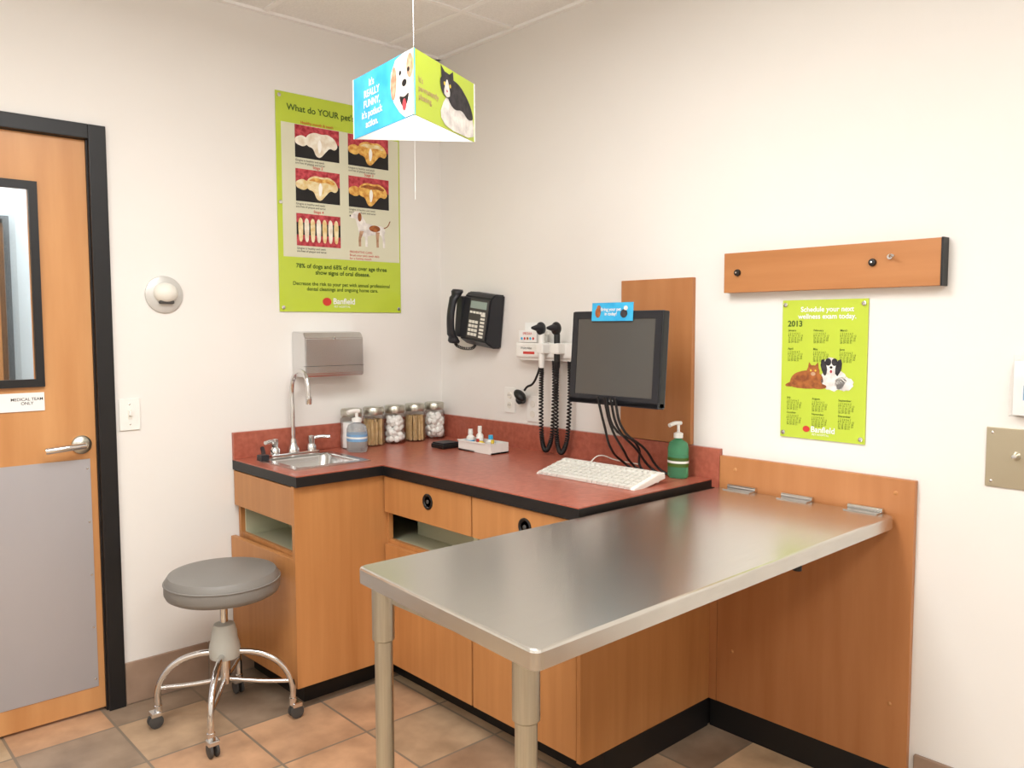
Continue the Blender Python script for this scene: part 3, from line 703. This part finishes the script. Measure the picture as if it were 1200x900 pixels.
flat('dog_mouth',[(.268,.062),(.295,.052),(.322,.062),(.312,.036),(.295,.026),(.278,.038)],INKB,fl_,.0015,2);ell('dog_tongue',.296,.034,.010,.015,GUM,fl_,.0017)
txt('slogan',"It's\npermanently\npleasing.",.02,.085,.021,FURT,fr_,.001,'LEFT',.01)
flat('cat_body',[(.13,.03),(.16,.08),(.22,.11),(.30,.10),(.335,.05),(.335,.003),(.17,.003)],FURW,fr_,.0010,1)
flat('cat_back',[(.165,.10),(.19,.14),(.25,.135),(.31,.10),(.335,.06),(.30,.05),(.26,.07),(.22,.06),(.19,.07)],FURK,fr_,.0012,2)
ell('cat_head',.175,.115,.040,.034,FURK,fr_,.0014,0,24,.04)
flat('cat_ear_a',[(.142,.13),(.138,.161),(.166,.145)],FURK,fr_,.0015);flat('cat_ear_b',[(.183,.145),(.208,.160),(.212,.125)],FURK,fr_,.0015)
flat('cat_blaze',[(.168,.13),(.178,.13),(.192,.092),(.172,.082),(.152,.092)],FURW,fr_,.0017,1)
for i,a in enumerate((.158,.190)): ell('cat_eye_%d'%i,a,.117,.005,.005,YEL,fr_,.0018)
ell('cat_nose',.172,.100,.004,.003,GUM,fr_,.0019)
cc=[(c_.x,c_.y,zt+.06),(c_.x,c_.y,H)]
tube('suspension_wire',cc,.0016,CHROME,hs,False)
for i,p in enumerate((A,Lp,Rp)): tube('bridle_%d'%i,[(p.x,p.y,zt),cc[0]],.0005,CHROME,hs,False)
tube('pull_string',[cc[0],(c_.x,c_.y,1.80)],.0008,WPRINT,hs,False)
lathe('ceiling_hook',[(.012,-.008),(.012,0)],(c_.x,c_.y,H),CHROME,hs,12)

# ---------------------------------------------------------------- stool
st=E('rolling_stool',(-1.31,-.40,0))
lathe('seat',[(0,.484),(.18,.484),(.194,.492),(.2,.505),(.2,.53),(.198,.548),(.186,.566),(.15,.575),(0,.578)],(0,0,0),GREYV,st,56)
tube('seat_welt',[(.2*math.cos(2*pi*k/40),.2*math.sin(2*pi*k/40),.54) for k in range(40)],.003,GREYV,st,True,True,2)
lathe('seat_mount',[(.075,.474),(.075,.485),(0,.485)],(0,0,0),CHROME,st)
lathe('screw_post',[(.014,.28),(.014,.475)],(0,0,0),CHROME,st)
lathe('hub',[(.02,.245),(.052,.25),(.056,.275),(.052,.30),(.046,.32),(.044,.345),(.036,.372),(.018,.378)],(0,0,0),HUB,st)
lathe('lower_hub',[(.016,.15),(.018,.16),(.018,.25)],(0,0,0),CHROME,st)
R4=.238
for k in range(4):
    a=math.radians(55+90*k);c,s=math.cos(a),math.sin(a)
    tube('leg_%d'%k,[(.04*c,.04*s,.268),(.10*c,.10*s,.262),(.17*c,.17*s,.235),(.215*c,.215*s,.19),(R4*c,R4*s,.13),(R4*c,R4*s,.07)],.0115,CHROME,st)
    tube('brace_%d'%k,[(.23*c,.23*s,.145),(.13*c,.13*s,.150),(.012*c,.012*s,.165)],.008,CHROME,st)
    w=R4
    lathe('caster_stem_%d'%k,[(.014,.055),(.014,.08),(.008,.085)],(w*c,w*s,0),CHROME,st,16)
    b=a+.6
    M=Matrix.Translation((w*c+.012*math.cos(b),w*s+.012*math.sin(b),.0255))@Matrix.Rotation(b,4,'Z')
    for q,off in enumerate((-.011,.011)):
        o=lathe('caster_wheel_%d_%d'%(k,q),[(.018,-.006),(.025,-.004),(.025,.004),(.018,.006)],(0,0,0),RUBBER,st,20);o.matrix_local=M@Matrix.Translation((0,off,0))@Matrix.Rotation(pi/2,4,'X')
    o=box('caster_fork_%d'%k,-.018,.018,-.020,.020,.018,.036,CHROME,st,.004);o.matrix_local=M

# ---------------------------------------------------------------- lights
def troffer(name,x,y,pw,sx=1.2,sy=.6,em=5.5):
    z=H;p=E(name)
    box('ceiling_fill_diffuser',x-sx/2,x+sx/2,y-sy/2,y+sy/2,z-.10,z-.006,mat('ceiling_fill_diffuser',(250,250,248),.6,emit=em),p,.012)  # out of view; glowing box dropped below the ceiling to brighten it sideways
    box('housing',x-sx/2-.01,x+sx/2+.01,y-sy/2-.01,y+sy/2+.01,z-.02,z-.0,TBAR,p)
    L=bpy.data.lights.new(name+'_lamp','AREA');L.shape='RECTANGLE';L.size=sx;L.size_y=sy;L.energy=pw;L.color=(.99,.985,.975)
    o=bpy.data.objects.new('lamp',L);o.location=(x,y,z-.107);link(o,p)
troffer('ceiling_light_fixture',-1.75,-1.75,30)
troffer('ceiling_light_fixture.001',-3.3,-2.15,28)
troffer('ceiling_light_fixture.002',-1.8,-3.9,30)
troffer('corridor_light_fixture',-1.9,.8,30)
w=bpy.data.worlds.new('world');sc.world=w;w.use_nodes=True;w.node_tree.nodes['Background'].inputs[0].default_value=(.9,.95,1,1);w.node_tree.nodes['Background'].inputs[1].default_value=.3

# ---------------------------------------------------------------- camera
cm=bpy.data.cameras.new('camera');cm.sensor_width=36;cm.lens=964.1/1200*36;cm.clip_start=.05
co=bpy.data.objects.new('camera',cm);link(co)
yaw,pit,rol=map(math.radians,(42.38,4.05,-.13))
F0=Vector((math.sin(yaw),math.cos(yaw),0));R0=Vector((math.cos(yaw),-math.sin(yaw),0));U0=Vector((0,0,1))
F=F0*math.cos(pit)-U0*math.sin(pit);U=U0*math.cos(pit)+F0*math.sin(pit)
R_=R0*math.cos(rol)+U*math.sin(rol);U2=U*math.cos(rol)-R0*math.sin(rol)
co.matrix_world=Matrix(((R_.x,U2.x,-F.x,-2.508),(R_.y,U2.y,-F.y,-3.273),(R_.z,U2.z,-F.z,1.452),(0,0,0,1)))
sc.camera=co
